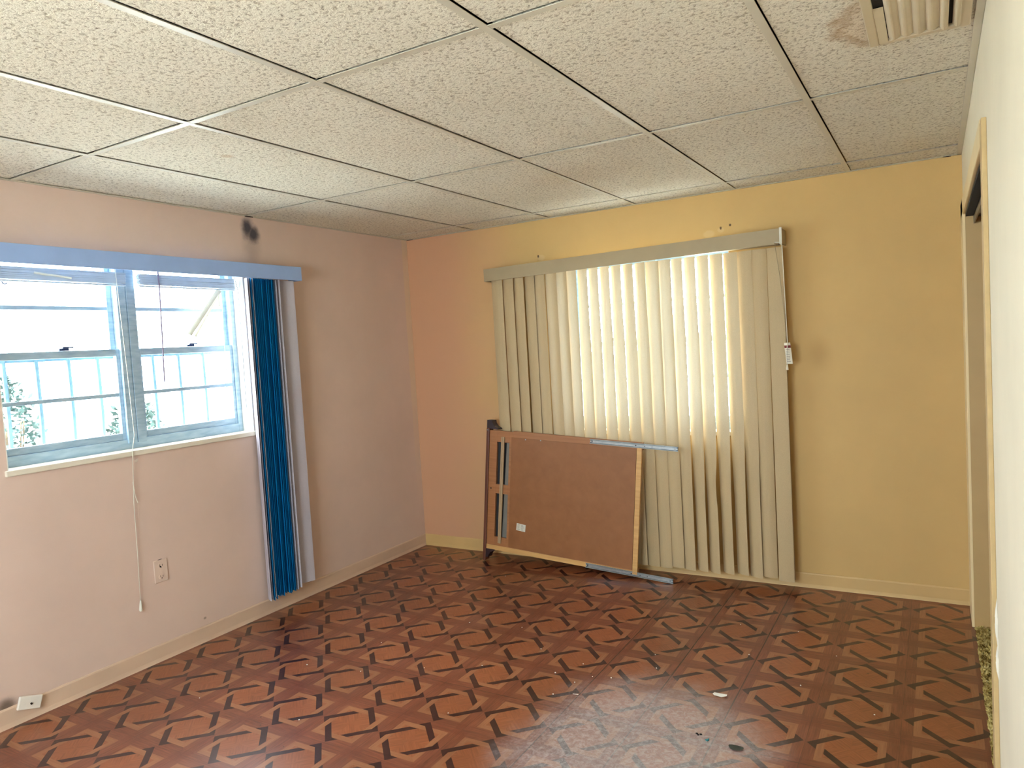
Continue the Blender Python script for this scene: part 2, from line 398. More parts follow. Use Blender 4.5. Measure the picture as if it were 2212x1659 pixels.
mTrack = plain('track_metal', srgb(120, 118, 112), .35, .8)
chld(obj('sliding_track', tr, mTrack), d1)
# peeling paint flakes on the near wall edge
fb = bmesh.new()
for (y, z0, z1, wd) in ((-1.965, .55, .70, .010), (-1.968, .46, .57, .008)):
    n = 8
    for i in range(n):
        t0, t1 = i/n, (i+1)/n
        def pt(t, s): 
            z = z0+(z1-z0)*t; wv = math.sin(math.pi*t)
            return (W-.0005-(.006*wv*(1-s)), y-wd*s-.004*math.sin(7*t), z)
        q = [fb.verts.new(pt(t0, 0)), fb.verts.new(pt(t0, 1)), fb.verts.new(pt(t1, 1)), fb.verts.new(pt(t1, 0))]
        fb.faces.new(q)
flk = obj('paint_flake', fb, plain('paint_flake', srgb(238, 232, 215), .5))
flk.modifiers.new('s', 'SOLIDIFY').thickness = .0008
tag(flk, 'curled cream paint flake peeling from the right wall low beside the closet doorway', 'paint flake')

# baseboards
def base_profile(bm, axis, lo, hi, at, sgn):
    """profile in (offset, z) extruded along axis; coved foot"""
    pts = [(0, 0), (.011, 0), (.009, .006), (.0065, .02), (.0055, .078), (.003, .085), (0, .086)]
    if axis == 0: prism(bm, [(at+sgn*p[0], p[1]) for p in pts], 0, lo, hi)
    else: prism(bm, [(at+sgn*p[0], p[1]) for p in pts], 1, lo, hi)
bm = bmesh.new(); base_profile(bm, 1, D, -.006, 0, 1); S(obj('baseboard_left', bm, mBL))
bm = bmesh.new(); base_profile(bm, 0, 0, W, 0, -1); S(obj('baseboard_back', bm, mBB))
bm = bmesh.new(); base_profile(bm, 1, D, OY0-.072, W, -1); S(obj('baseboard_right', bm, mTrim))
bm = bmesh.new(); base_profile(bm, 0, 0, W, D, 1); S(obj('baseboard_rear', bm, mBB))

# ceiling: tiles lying in a T-bar grid
CW = .6096; X0 = -.014; Y1 = -.2369; DY = 1.2368
ys = [0.0, Y1, Y1-DY, Y1-2*DY, Y1-3*DY, D]
xs = [0.0]+[X0+CW*i for i in range(1, 6)]+[W]
cm = bmesh.new()
for i in range(len(xs)-1):
    for j in range(len(ys)-1):
        if xs[i+1]-xs[i] < .05: continue
        g1, g2 = random.uniform(.0135, .0165), random.uniform(.0135, .017)
        x0 = xs[i]+(g1 if i else .004); x1 = xs[i+1]-.010; y1 = ys[j]-(g2 if j else .004); y0 = ys[j+1]+.010
        dz = random.uniform(.0005, .0025)
        box(cm, x0, y0, H+.003+dz, x1, y1, H+.016+dz, .0015)
ceil = S(obj('ceiling', cm, mCeil))
gb_ = bmesh.new()
for x in xs[1:-1]: box(gb_, x-.012, D, H, x+.012, 0, H+.0022, .0006)
for y in ys[1:-1]:
    for i in range(len(xs)-1): box(gb_, xs[i]+(.012 if i else 0), y-.012, H+.0003, xs[i+1]-(.012 if i < len(xs)-2 else 0), y+.012, H+.0024, .0006)
obj('ceiling_grid', gb_, mGrid, ceil)
S(bx('ceiling_plenum', (-T, D-T, ZT-.02), (CX+.08, T, ZT+.05), mPlen))
wa = bmesh.new()
def strip(bm, a, b):
    box(bm, a[0], a[1], a[2], b[0], b[1], b[2], .0005)
strip(wa, (0, D, H-.001), (.022, 0, H+.002)); strip(wa, (0, -.022, H-.001), (W, 0, H+.002)); strip(wa, (W-.022, D, H-.001), (W, 0, H+.002)); strip(wa, (0, D, H-.001), (W, D+.022, H+.002))
strip(wa, (0, D, H-.001), (.0015, 0, H+.02)); strip(wa, (0, -.0015, H-.001), (W, 0, H+.02)); strip(wa, (W-.0015, D, H-.001), (W, 0, H+.02))
S(obj('trim_1', wa, mGrid))
# broken wall-angle gaps: little dark holes at the ceiling edge
def hole(name, x, y, sx, sy, label):
    hm = bmesh.new(); n = 10
    vs = []
    for k in range(n):
        t = 2*math.pi*k/n; r = 1+random.uniform(-.25, .2)
        vs.append((x+sx*r*math.cos(t), y+sy*r*math.sin(t)))
    prism(hm, vs, 2, H-.003, H-.0012)
    tag(obj(name, hm, mSmk), label, 'damage')
hole('burnt_gap', .012, -1.465, .011, .035, 'black sooty gap at the ceiling edge above the dark smudge on the left wall')
hole('corner_gap', .035, -.012, .03, .009, 'small dark gap at the ceiling edge in the far corner of the room')
hole('edge_gap', 3.49, -.014, .022, .009, 'small dark hole at the ceiling edge beside the right wall')

# ---------------------------------------------------------------- windows
def sash(par, plane, axis, a0, a1, z0, z1, muntins, st=.022, rl=.026, dep=.018, gl=True, name='sash'):
    """rectangular sash; `plane` = inner face coordinate, depth goes outward"""
    s = -1 if axis == 0 else 1
    def B(bm, u0, u1, w0, w1, d0=0, d1=dep, bev=.002):
        p, q = plane+s*d0, plane+s*d1
        if axis == 0: box(bm, min(p, q), u0, w0, max(p, q), u1, w1, bev)
        else: box(bm, u0, min(p, q), w0, u1, max(p, q), w1, bev)
    bm = bmesh.new()
    B(bm, a0, a0+st, z0, z1); B(bm, a1-st, a1, z0, z1); B(bm, a0+st, a1-st, z0, z0+rl); B(bm, a0+st, a1-st, z1-rl, z1)
    f = chld(obj(name, bm, mAlu), par)
    for m in muntins:
        bm = bmesh.new(); B(bm, a0+st, a1-st, m-.009, m+.009, .002, dep-.003, .001)
        o = obj('muntin', bm, mAlu); o.parent = f
    if gl:
        bm = bmesh.new(); B(bm, a0+st-.004, a1-st+.004, z0+rl-.004, z1-rl+.004, dep*.5, dep*.5+.003, 0)
        o = obj('glass_pane', bm, mGlass); o.parent = f
    return f
def lug(par, axis, plane, a, z):
    bm = bmesh.new(); s = 1 if axis == 0 else -1
    if axis == 0:
        box(bm, plane, a-.022, z, plane+.016, a+.022, z+.012, .002); box(bm, plane+.004, a-.004, z+.012, plane+.014, a+.045, z+.019, .002)
    else:
        box(bm, a-.022, plane-.016, z, a+.022, plane, z+.012, .002); box(bm, a-.004, plane-.014, z+.012, a+.045, plane-.004, z+.019, .002)
    chld(obj('latch', bm, mBlack), par)

def window(name, axis, a0, a1, z0, z1, mid, plane, outw):
    """axis 0: window in the left wall (plane x), axis 1: back wall (plane y)."""
    root = S(empty(name, (plane, (a0+a1)/2, z0) if axis == 0 else ((a0+a1)/2, plane, z0)))
    s = -1 if axis == 0 else 1
    def B(bm, u0, u1, w0, w1, d0, d1, bev=.002):
        p, q = plane+s*d0, plane+s*d1
        if axis == 0: box(bm, min(p, q), u0, w0, max(p, q), u1, w1, bev)
        else: box(bm, u0, min(p, q), w0, u1, max(p, q), w1, bev)
    fr = bmesh.new()
    B(fr, a0+.001, a0+.03, z0+.001, z1-.001, -.004, .062); B(fr, a1-.03, a1-.001, z0+.001, z1-.001, -.004, .062)
    B(fr, a0+.03, a1-.03, z1-.03, z1-.001, -.004, .062); B(fr, a0+.03, a1-.03, z0+.001, z0+.05, -.004, .062)
    B(fr, a0+.03, a1-.03, z0+.05, z0+.062, .012, .05)
    chld(obj('window_frame', fr, mAlu), root)
    mu = bmesh.new(); B(mu, mid-.048, mid-.003, z0+.03, z1-.03, -.012, .062); B(mu, mid+.003, mid+.048, z0+.03, z1-.03, -.012, .062); B(mu, mid-.003, mid+.003, z0+.03, z1-.03, -.006, .05, 0)
    chld(obj('mullion', mu, mAlu), root)
    zm = z0+(z1-z0)*.503
    for (p, q) in ((a0+.03, mid-.048), (mid+.048, a1-.03)):
        sash(root, plane+s*.034, axis, p, q, zm-.012, z1-.028, [(zm+z1)/2-.02], st=.026, rl=.028, name='upper_sash')
        sash(root, plane+s*.006, axis, p, q, z0+.05, zm+.018, [z0+.278 if axis == 0 else z0+.33], st=.018, rl=.034, name='lower_sash')
        lug(root, axis, plane+s*.004, (p+q)/2+.01, zm+.018)
    return root
win1 = window('window_1', 0, LY0, LY1, LZ0, LZ1, -2.187, -.095, -1)
win2 = window('window_2', 1, BX0, BX1, BZ0, BZ1, (BX0+BX1)/2+.02, .095, 1)
# painted reveals and sills
def reveal(root, axis, a0, a1, z0, z1, plane):
    bm = bmesh.new(); t = .004
    def B(u0, u1, w0, w1, d0, d1, bev=0):
        if axis == 0: box(bm, min(d0, d1), u0, w0, max(d0, d1), u1, w1, bev)
        else: box(bm, u0, min(d0, d1), w0, u1, max(d0, d1), w1, bev)
    B(a0, a0+t, z0, z1, plane, 0); B(a1-t, a1, z0, z1, plane, 0); B(a0, a1, z1-t, z1, plane, 0)
    chld(obj('reveal', bm, mJamb), root)
    bm2 = bmesh.new(); s = 1 if axis == 0 else -1
    if axis == 0: box(bm2, plane, a0-.012, z0-.024, .014, a1+.012, z0+.003, .004)
    else: box(bm2, a0-.012, -.014, z0-.024, a1+.012, plane, z0+.003, .004)
    chld(obj('window_sill', bm2, mSill), root)
reveal(win1, 0, LY0, LY1, LZ0, LZ1, -.09); reveal(win2, 1, BX0, BX1, BZ0, BZ1, .09)
# added unseen window behind the camera, put in for fill daylight
w3 = S(empty('fill_window', ((RX0+RX1)/2, D, RZ0)))
bm = bmesh.new()
for (p, q, r, s) in ((RX0, RX0+.05, RZ0, RZ1), (RX1-.05, RX1, RZ0, RZ1), (RX0+.05, RX1-.05, RZ0, RZ0+.05), (RX0+.05, RX1-.05, RZ1-.05, RZ1), ((RX0+RX1)/2-.03, (RX0+RX1)/2+.03, RZ0+.05, RZ1-.05), (RX0+.05, RX1-.05, 1.0, 1.03)):
    box(bm, p, D-.14, r, q, D-.09, s, .002)
chld(obj('window_frame', bm, mAlu), w3)
chld(bx('glass_pane', (RX0+.05, D-.12, RZ0+.05), (RX1-.05, D-.117, RZ1-.05), mGlass), w3)

# outside: ground, security grilles, shrubs
def ground_mat():
    a = NT('sunlit_paving'); v, xyz = a.pos()
    return a.fin(a.ramp(a.noise(v, 1.2, 4), [(.3, (.50, .52, .50)), (.7, (.62, .63, .60))]), .9)
gm = bmesh.new(); box(gm, -40, -40, -.5, 40, 40, -.42); S(obj('ground', gm, ground_mat()))
def grille(name, axis, plane, pos, z0, z1, a0, a1, label):
    r = empty(name, (plane, (a0+a1)/2, z0) if axis == 0 else ((a0+a1)/2, plane, z0))
    tag(r, label, 'security bars')
    for p in pos:
        bm = bmesh.new()
        if axis == 0: tube(bm, [(plane, p, z0), (plane, p+.004, (z0+z1)/2), (plane, p, z1)], .0105, 8)
        else: tube(bm, [(p, plane, z0), (p, plane, z1)], .008, 8)
        chld(obj('bar', bm, mBar), r)
    for z in (z0, z1):
        bm = bmesh.new()
        if axis == 0: box(bm, plane-.006, a0, z-.012, plane+.006, a1, z+.012, .001)
        else: box(bm, a0, plane-.006, z-.012, a1, plane+.006, z+.012, .001)
        chld(obj('rail', bm, mBar), r)
    for z in (z0, z1):
        for a in (a0, a1):
            bm = bmesh.new()
            if axis == 0: box(bm, plane-.006, a-.01, z-.01, -T+.002, a+.01, z+.01, .001)
            else: box(bm, a-.01, T-.002, z-.01, a+.01, plane+.006, z+.01, .001)
            chld(obj('bracket', bm, mBar), r)
grille('window_grille', 0, -.3, [-2.82, -2.672, -2.53, -2.38, -2.235, -2.085, -1.932, -1.774, -1.614, -1.46], .98, 1.555, -2.86, -1.42,
       'pale security bars outside the lower half of the left window')
mLeaf = plain('shrub_leaf', srgb(34, 60, 58), .7, var=.35, sc=9)
mStem = plain('shrub_stem', srgb(80, 70, 55), .8)
def shrub(x, y, zt, r, label, seed):
    rd = random.Random(seed)
    root = tag(empty('shrub', (x, y, -.42)), label, 'shrub', 'shrubs outside the left window')
    st = bmesh.new()
    for k in range(5):
        t = rd.uniform(0, 6.28)
        tube(st, [(x, y, -.42), (x+r*.3*math.cos(t), y+r*.3*math.sin(t), (zt-.42)/2), (x+r*.6*math.cos(t), y+r*.6*math.sin(t), zt-.15)], .012, 6, [.014, .01, .005])
    chld(obj('stem', st, mStem), root)
    lf = bmesh.new()
    for k in range(1500):
        t = rd.uniform(0, 6.28); ph = rd.uniform(-1, 1); q = r*rd.uniform(.55, 1)
        c = Vector((x+q*math.cos(t)*math.sqrt(1-ph*ph), y+q*math.sin(t)*math.sqrt(1-ph*ph), (zt-.3)+ph*(.42+zt)*.45*.8-.15))
        d = Vector((rd.uniform(-1, 1), rd.uniform(-1, 1), rd.uniform(-.4, .8))).normalized(); s = d.orthogonal().normalized(); L = rd.uniform(.04, .08)
        lf.faces.new([lf.verts.new(c), lf.verts.new(c+d*L*.5+s*L*.22), lf.verts.new(c+d*L), lf.verts.new(c+d*L*.5-s*L*.22)])
    chld(obj('foliage', lf, mLeaf), root)
shrub(-2.0, -1.0, 1.12, .26, 'pale washed-out shrub seen through the right half of the left window', 1)
shrub(-2.4, -1.75, 1.30, .26, 'hazy shrub seen low behind the left window, nearer the mullion', 2)
shrub(-2.7, -2.55, 1.34, .34, 'hazy shrub seen through the lower left corner of the left window', 3)

# raised mini blinds inside the left window recess
def bundle(name, y0, y1, ztop, label, seed):
    rd = random.Random(seed); r = tag(empty(name, (-.05, (y0+y1)/2, ztop)), label, 'mini blind', 'raised mini blinds in the left window')
    hb = bmesh.new(); box(hb, -.068, y0, 2.012, -.034, y1, 2.044, .002); chld(obj('headrail', hb, mMini), r)
    sb = bmesh.new(); z = ztop-.008; n = 13
    for k in range(n):
        a = rd.uniform(-.06, .06); o = rd.uniform(-.002, .002)
        Mx = Matrix.Translation((-.05+o, 0, z)) @ Matrix.Rotation(a, 4, 'Y') @ Matrix.Rotation(rd.uniform(-.003, .003), 4, 'X')
        yc = (y0+y1)/2; Mx = Matrix.Translation((0, yc, 0)) @ Mx @ Matrix.Translation((0, -yc, 0)); box(sb, -.0125, y0+rd.uniform(0, .008), -.0021, .0125, y1-rd.uniform(0, .008), .0021, 0, M=Mx)
        z -= .0042
    chld(obj('slat_stack', sb, mMini), r)
    for yy in (y0+.12, y1-.12):
        lb = bmesh.new(); tube(lb, [(-.05, yy, 2.012), (-.05, yy, ztop-.03)], .0016, 5); chld(obj('ladder_cord', lb, mCord), r)
    bb = bmesh.new(); box(bb, -.06, y0+.003, z-.008, -.04, y1-.003, z-.001, .002); chld(obj('bottom_rail', bb, mMini), r)
    return r, z
bA, zA = bundle('mini_blind', -2.80, -2.205, 1.966, 'raised mini blind at the top of the left pane, with one pale stray slat', 4)
bB, zB = bundle('mini_blind', -2.14, -1.555, 1.966, 'raised mini blind with broken slats dangling, at the top of the right window pane', 5)
def slatpiece(par, a, b, wd=.024, m=mMiniW):
    a, b = Vector(a), Vector(b); d = (b-a); L = d.length; d.normalize()
    s = Vector((.45, .0, .0))+Vector((0, -d.z, d.y))*1.0; s -= d*s.dot(d); s.normalize(); n = d.cross(s)
    bm = bmesh.new(); rows = []
    for i in range(9):
        c = a+d*L*i/8 + n*.003*math.sin(i*.8)
        rows.append([bm.verts.new(c+s*wd*(k/4-.5)+n*(.0025*(1-((k-2)/2)**2))) for k in range(5)])
    for i in range(8):
        for k in range(4): bm.faces.new((rows[i][k], rows[i][k+1], rows[i+1][k+1], rows[i+1][k]))
    o = chld(obj('loose_slat', bm, m), par); sm = o.modifiers.new('t', 'SOLIDIFY'); sm.thickness = .0008; return o
slatpiece(bB, (-.045, -1.665, 1.895), (-.045, -1.872, 1.648))
slatpiece(bB, (-.055, -1.650, 1.895), (-.055, -1.835, 1.640), .02)
slatpiece(bB, (-.05, -1.672, 1.90), (-.05, -1.668, 1.805), .016)
slatpiece(bA, (-.034, -2.635, 1.938), (-.030, -2.475, 1.920), .010)
def cord(par, pts, r, m, name):
    bm = bmesh.new(); tube(bm, pts, r, 6); return chld(obj(name, bm, m, None, True), par)
cord(bB, [(-.032, -2.037, 2.015), (-.030, -2.036, 1.90), (-.034, -2.04, 1.65), (-.038, -2.046, 1.405)], .0036, mWand, 'wand')
cord(bB, [(-.04, -1.653, 1.89), (-.04, -1.652, 1.79), (-.04, -1.66, 1.6), (-.04, -1.655, 1.45), (-.04, -1.668, 1.392)], .0011, mCord, 'ladder_cord')
cord(bB, [(-.05, -1.560, 2.015), (-.04, -1.538, 1.90), (-.04, -1.538, 1.6), (-.04, -1.541, 1.218)], .0016, mCordD, 'lift_cord')
lc = cord(bA, [(-.033, -2.262, 2.015), (-.028, -2.262, 1.9), (-.012, -2.258, 1.5), (.014, -2.265, 1.16), (.020, -2.284, 1.09), (.019, -2.287, 1.04), (.012, -2.296, .83), (.012, -2.300, .57), (.012, -2.306, .34)], .0015, mCord, 'lift_cord')
bm = bmesh.new(); tube(bm, [(.013, -2.306, .345), (.013, -2.307, .325), (.013, -2.308, .296), (.013, -2.308, .29)], .005, 10, [.0025, .0055, .0085, .006])
ts = obj('tassel', bm, mCord, None, True); ts.parent = lc
# stray cord tails with a knot
bm = bmesh.new(); tube(bm, [(.018, -2.286, 1.04), (.020, -2.272, 1.035), (.022, -2.262, 1.042), (.021, -2.268, 1.03), (.019, -2.28, 1.026)], .0012, 5)
o = obj('cord_knot', bm, mCord); o.parent = lc
bm = bmesh.new(); tube(bm, [(.012, -2.292, .93), (.014, -2.287, .86), (.016, -2.278, .825)], .0018, 5)
o = obj('cord_tail', bm, mCord); o.parent = lc
# small hook left in the window head
bm = bmesh.new(); tube(bm, [(-.085, -2.745, 1.90), (-.08, -2.742, 1.888), (-.075, -2.735, 1.886), (-.075, -2.728, 1.892)], .0028, 6)
chld(obj('hook', bm, mBlack), win1)

# ---------------------------------------------------------------- vertical blinds
def vane_bm(zt, zb, width, th0, th1, cx, cy, arc=.007, rows=24, thm=None, wob=0, rd=random, lean=0.0, taper=None):
    """vane hanging at (cx,cy); th = rotation about z at top and bottom (0 = flat along x)"""
    bm = bmesh.new(); seg = 8; R = []
    for i in range(rows+1):
        t = i/rows; z = zt+(zb-zt)*t; th = th0+(th1-th0)*t
        if thm is not None:
            sm = lambda e0, e1: (lambda q: q*q*(3-2*q))(min(1, max(0, (t-e0)/(e1-e0))))
            th = th0+(thm-th0)*sm(.08, .30)+(th1-thm)*sm(.48, .80)
        u = Vector((math.cos(th), math.sin(th), 0)); n = Vector((math.sin(th), -math.cos(th), 0))
        wv = wob*math.exp(-((t-.72)/.05)**2)
        row = []
        for k in range(seg+1):
            s = k/seg*2-1
            p = Vector((cx+lean*t, cy, z))+u*(s*width/2)+n*(arc*(1-s*s))+u*wv*(1 if s > .5 else 0)
            row.append(bm.verts.new(p))
        R.append(row)
    for i in range(rows):
        for k in range(seg): bm.faces.new((R[i][k], R[i][k+1], R[i+1][k+1], R[i+1][k]))
    return bm

# back wall blind -------------------------------------------------
VB = empty('vertical_blind', (1.73, 0, 1.95))
tag(VB, 'beige vertical blind covering the back wall window, vanes hanging to the floor', 'vertical blind')
cbx('headrail', (.79, -.115, 1.965), (2.68, -.065, 2.0), mVal, VB, .002)
vb = bmesh.new()
def vbox(x0, z00, z01, x1, z10, z11, y0, y1):
    vs = [vb.verts.new(v) for v in ((x0,y0,z00),(x1,y0,z10),(x1,y1,z10),(x0,y1,z00),(x0,y0,z01),(x1,y0,z11),(x1,y1,z11),(x0,y1,z01))]
    for q in ((0,3,2,1),(4,5,6,7),(0,1,5,4),(1,2,6,5),(2,3,7,6),(3,0,4,7)): vb.faces.new([vs[i] for i in q])
vbox(.757, 1.936, 2.020, 2.70, 1.966, 2.050, -.142, -.136)
vbox(.757, 1.936, 2.020, .763, 1.936, 2.020, -.136, 0); vbox(2.694, 1.966, 2.050, 2.70, 1.966, 2.050, -.136, 0)
vbox(.757, 2.014, 2.020, 2.70, 2.044, 2.050, -.136, -.095)
chld(obj('valance', vb, mVal), VB)
cbx('valance_clip', (2.690, -.146, 1.962), (2.704, -.14, 2.054), mCord, VB, .001)
edges = [.784,.872,.955,1.040,1.116,1.200,1.277,1.350,1.429,1.506,1.583,1.659,1.739,1.817,1.895,1.973,2.049,2.127,2.205,2.285,2.366,2.445,2.525,2.612]
d2 = math.radians
#          top, bottom rotation (deg): minus = left edge back, right edge forward
ang = [(4,4,3),(9,9,10),(14,14,15),(16,16,18),(12,10,10),(8,8,6),(12,12,8),(18,14,12),(22,14,14),(25,15,15),(26,16,16),(25,15,15),(26,15,15),(26,13,13),(9,8,8),(14,10,10),(27,16,20),(28,17,33),(26,18,34),(21,18,34),(18,18,33),(13,14,28),(6,6,6),(4,4,3),(8,8,9)]
vw = .089
for i, (e, (a0, am, a1)) in enumerate(zip(edges, ang)):
    cx = e+vw/2-.004
    rr = random.Random(i)
    bm = vane_bm(1.952, .060+rr.uniform(-.006, .006), vw, -d2(a0), -d2(a1), cx, -.088+rr.uniform(-.002, .002), arc=.013, thm=-d2(am), wob=(-.012 if i == 18 else 0), lean=rr.uniform(-.004, .004))
    o = chld(obj('vane', bm, mVane, None, True), VB)
bm = vane_bm(1.952, .052, .086, -d2(7), -d2(5), 2.655, -.10, arc=.005)
chld(obj('vane', bm, mVane, None, True), VB)
# pull cord with tag and tassel
pc = cord(VB, [(2.665, -.146, 1.975), (2.69, -.148, 1.972), (2.703, -.146, 1.955), (2.704, -.14, 1.85), (2.707, -.13, 1.6), (2.710, -.125, 1.42), (2.703, -.122, 1.35), (2.704, -.122, 1.295)], .0024, mCord, 'pull_cord')
cord(VB, [(2.665, -.146, 1.972), (2.672, -.14, 1.90), (2.684, -.135, 1.79), (2.690, -.13, 1.69), (2.700, -.128, 1.55), (2.706, -.126, 1.42)], .0018, mVal, 'pull_cord')
bm = bmesh.new(); rows = []
for i in range(9):
    t = i/8; z = 1.418-.118*t; x = 2.705+.010*(t**2)+.004*math.sin(3*t)
    rows.append([bm.verts.new((x+dx, -.118-.006*math.sin(2.5*t)+(.004*abs(dx)/.02), z)) for dx in (-.016, 0, .017)])
for i in range(8):
    for k in range(2):
        f = bm.faces.new((rows[i][k], rows[i][k+1], rows[i+1][k+1], rows[i+1][k])); f.material_index = 1 if i == 1 else 0
mTag = plain('tag_paper', srgb(232, 224, 205), .7); mTagR = plain('tag_red_band', srgb(120, 22, 26), .6); mInk = plain('tag_ink', srgb(150, 140, 130), .8)
tg = obj('warning_tag', bm, [mTag, mTagR]); tg.parent = pc; s_ = tg.modifiers.new('t', 'SOLIDIFY'); s_.thickness = .0006
tg['label'] = 'white paper tag with dark red band'
bm = bmesh.new()
for k in range(8):
    t = .32+k*.08; z = 1.418-.118*t; x = 2.705+.010*(t**2)+.004*math.sin(3*t)
    box(bm, x-.010, -.1215-.006*math.sin(2.5*t), z-.0012, x+random.uniform(.004, .011), -.1205-.006*math.sin(2.5*t), z+.0012)
o = obj('tag_print', bm, mInk); o.parent = pc
bm = bmesh.new(); tube(bm, [(2.704, -.122, 1.298), (2.704, -.122, 1.288), (2.704, -.122, 1.268), (2.704, -.122, 1.265)], .005, 10, [.0025, .0045, .0075, .005])
o = obj('tassel', bm, mTag, None, True); o.parent = pc

# left wall blind, vanes stacked at one side ----------------------
VL = empty('vertical_blind', (0, -1.9, 1.96))
tag(VL, 'vertical blind on the left wall drawn aside into a dark blue stack of vanes', 'vertical blind')
cbx('headrail', (.045, -3.05, 1.975), (.085, -1.2, 2.01), mValL, VL, .002)
bm = bmesh.new(); box(bm, .106, -3.1, 1.955, .112, -1.186, 2.037, .001); box(bm, 0, -1.192, 1.955, .106, -1.186, 2.037, .001); box(bm, 0, -3.1, 1.955, .106, -3.094, 2.037, .001); box(bm, .06, -3.1, 2.031, .106, -1.19, 2.037)
chld(obj('valance', bm, mValL), VL)
# (y centre, twist from perpendicular, material)
stack = [(-1.562, -30, mGrey), (-1.550, -28, mGrey), (-1.536, -30, mBlue), (-1.526, -27, mGrey)] + [(-1.514+.0125*k, -31+rnd, mBlue) for k, rnd in enumerate((0, 2, -1, 1, 3, 0, -2, 2, 1, -1, 3, 0))] + [(-1.362, -20, mGrey), (-1.350, -8, mGrey), (-1.268, 62, mGrey)]
for i, (y, tw, m) in enumerate(stack):
    rr = random.Random(50+i)
    th = d2(tw)+rr.uniform(-.02, .02)     # 0 = vane along x (perpendicular to the wall)
    zb = .110+rr.uniform(-.012, .008)
    bm = vane_bm(1.955, zb, vw, th, th+rr.uniform(-.03, .05), .064 if tw > 50 else .060, y, arc=.006 if i < 17 else .007, rows=6)
    # lean of the whole stack as in the photo
    o = chld(obj('vane', bm, m, None, True), VL)
    o['label'] = 'grey vane, dark blue cast of the light painted in' if m is mBlue else 'grey vane'

# ---------------------------------------------------------------- leaning furniture panel
A = d2(3.85); lam = math.atan(.06)
LO = Vector((.672, -.1995, .0925))
wv0 = Vector((0, math.sin(lam), math.cos(lam)))
u = Vector((math.cos(A), 0, 0))-wv0*math.sin(A); wv = Vector((math.sin(A), 0, 0))+wv0*math.cos(A); nn = u.cross(wv)   # nn points +y-ish? checked below
nrm = wv.cross(u)   # towards the room is -nn
fr_ = -nn if nn.y > 0 else nn
PM = Matrix((u, -fr_, wv)).transposed().to_4x4(); PM.translation = LO     # local x = u, local y = away from viewer, local z = w
PAN = tag(empty('furniture_panel'), 'brown wooden furniture back panel leaning tilted against the beige vertical blind', 'furniture panel')
PAN.matrix_world = PM
def wood_mat(name, c0, c1, rough=.45, sc=(1.2, 30, 30)):
    a = NT(name); v = a.objc()
    c = a.ramp(a.noise(a.scale(v, sc), 2, 5, .6, .3), [(.3, c0), (.7, c1)])
    return a.fin(c, rough)
mWood = wood_mat('stained_frame_wood', srgb(152, 98, 58), srgb(172, 116, 72))
mWood2 = wood_mat('light_rail_wood', srgb(196, 148, 88), srgb(216, 170, 108))
mHard = wood_mat('hardboard', srgb(136, 86, 46), srgb(148, 95, 54), .5, (6, 6, 6))
mDarkW = wood_mat('dark_post_wood', srgb(92, 50, 36), srgb(112, 64, 46), .35, (30, 30, 1.2))
mSteel = plain('drawer_slide_steel', srgb(170, 178, 182), .3, .85, var=.1, sc=30)
mDkSteel = plain('slide_channel_steel', srgb(70, 84, 92), .4, .8)
mSlot = plain('slot_backing', srgb(40, 42, 44), .4)
def pobj(name, bm, m, par=None, sm=False):
    o = obj(name, bm, m, None, sm); o.parent = par or PAN; return o
def pb_(name, x0, y0, z0, x1, y1, z1, m, bev=.001, par=None):
    bm = bmesh.new(); box(bm, x0, y0, z0, x1, y1, z1, bev); return pobj(name, bm, m, par)
t_ = .019
# frame board: left stile wide with two slots, top, bottom and right rails
bm = bmesh.new()
box(bm, .008, 0, .0, .072, t_, .826, .001); box(bm, .17, 0, 0, .20, t_, .826, .001)
box(bm, .072, 0, 0, .17, t_, .091, .001); box(bm, .072, 0, .392, .17, t_, .456, .001); box(bm, .072, 0, .748, .17, t_, .826, .001)
box(bm, .20, 0, .785, 1.125, t_, .832, .001); box(bm, .20, 0, 0, 1.125, t_, .05, .001)
pobj('frame', bm, mWood)
pb_('bottom_rail', .01, -.004, -.002, 1.09, 0.0, .030, mWood2)
pb_('end_strip', 1.092, -.016, .012, 1.124, 0, .800, mWood2)
pb_('hardboard_sheet', .188, -.004, .034, 1.086, 0, .790, mHard, .0008)
pb_('slot_backing', .06, t_, .06, .19, t_+.003, .77, mSlot, 0)
# sloping grey boards seen inside the slots
bm = bmesh.new(); box(bm, .125, t_*.6, .095, .20, t_*.9, .75, 0, M=Matrix.Rotation(d2(1.5), 4, 'Y')); 
pobj('inner_board', bm, plain('grey_inner_board', srgb(120, 116, 108), .5))
# thin double batten crossing both slots
bm = bmesh.new()
MB_ = Matrix.Translation((.1175, -.004, .05)) @ Matrix.Rotation(d2(.35), 4, 'Y')
box(bm, -.012, -.006, 0, -.003, .004, .736, .0008, M=MB_); box(bm, -.004, -.003, 0, .004, .004, .736, 0, M=MB_); box(bm, .003, -.006, 0, .012, .004, .736, .0008, M=MB_)
pobj('batten', bm, plain('batten_wood', srgb(176, 148, 112), .5))
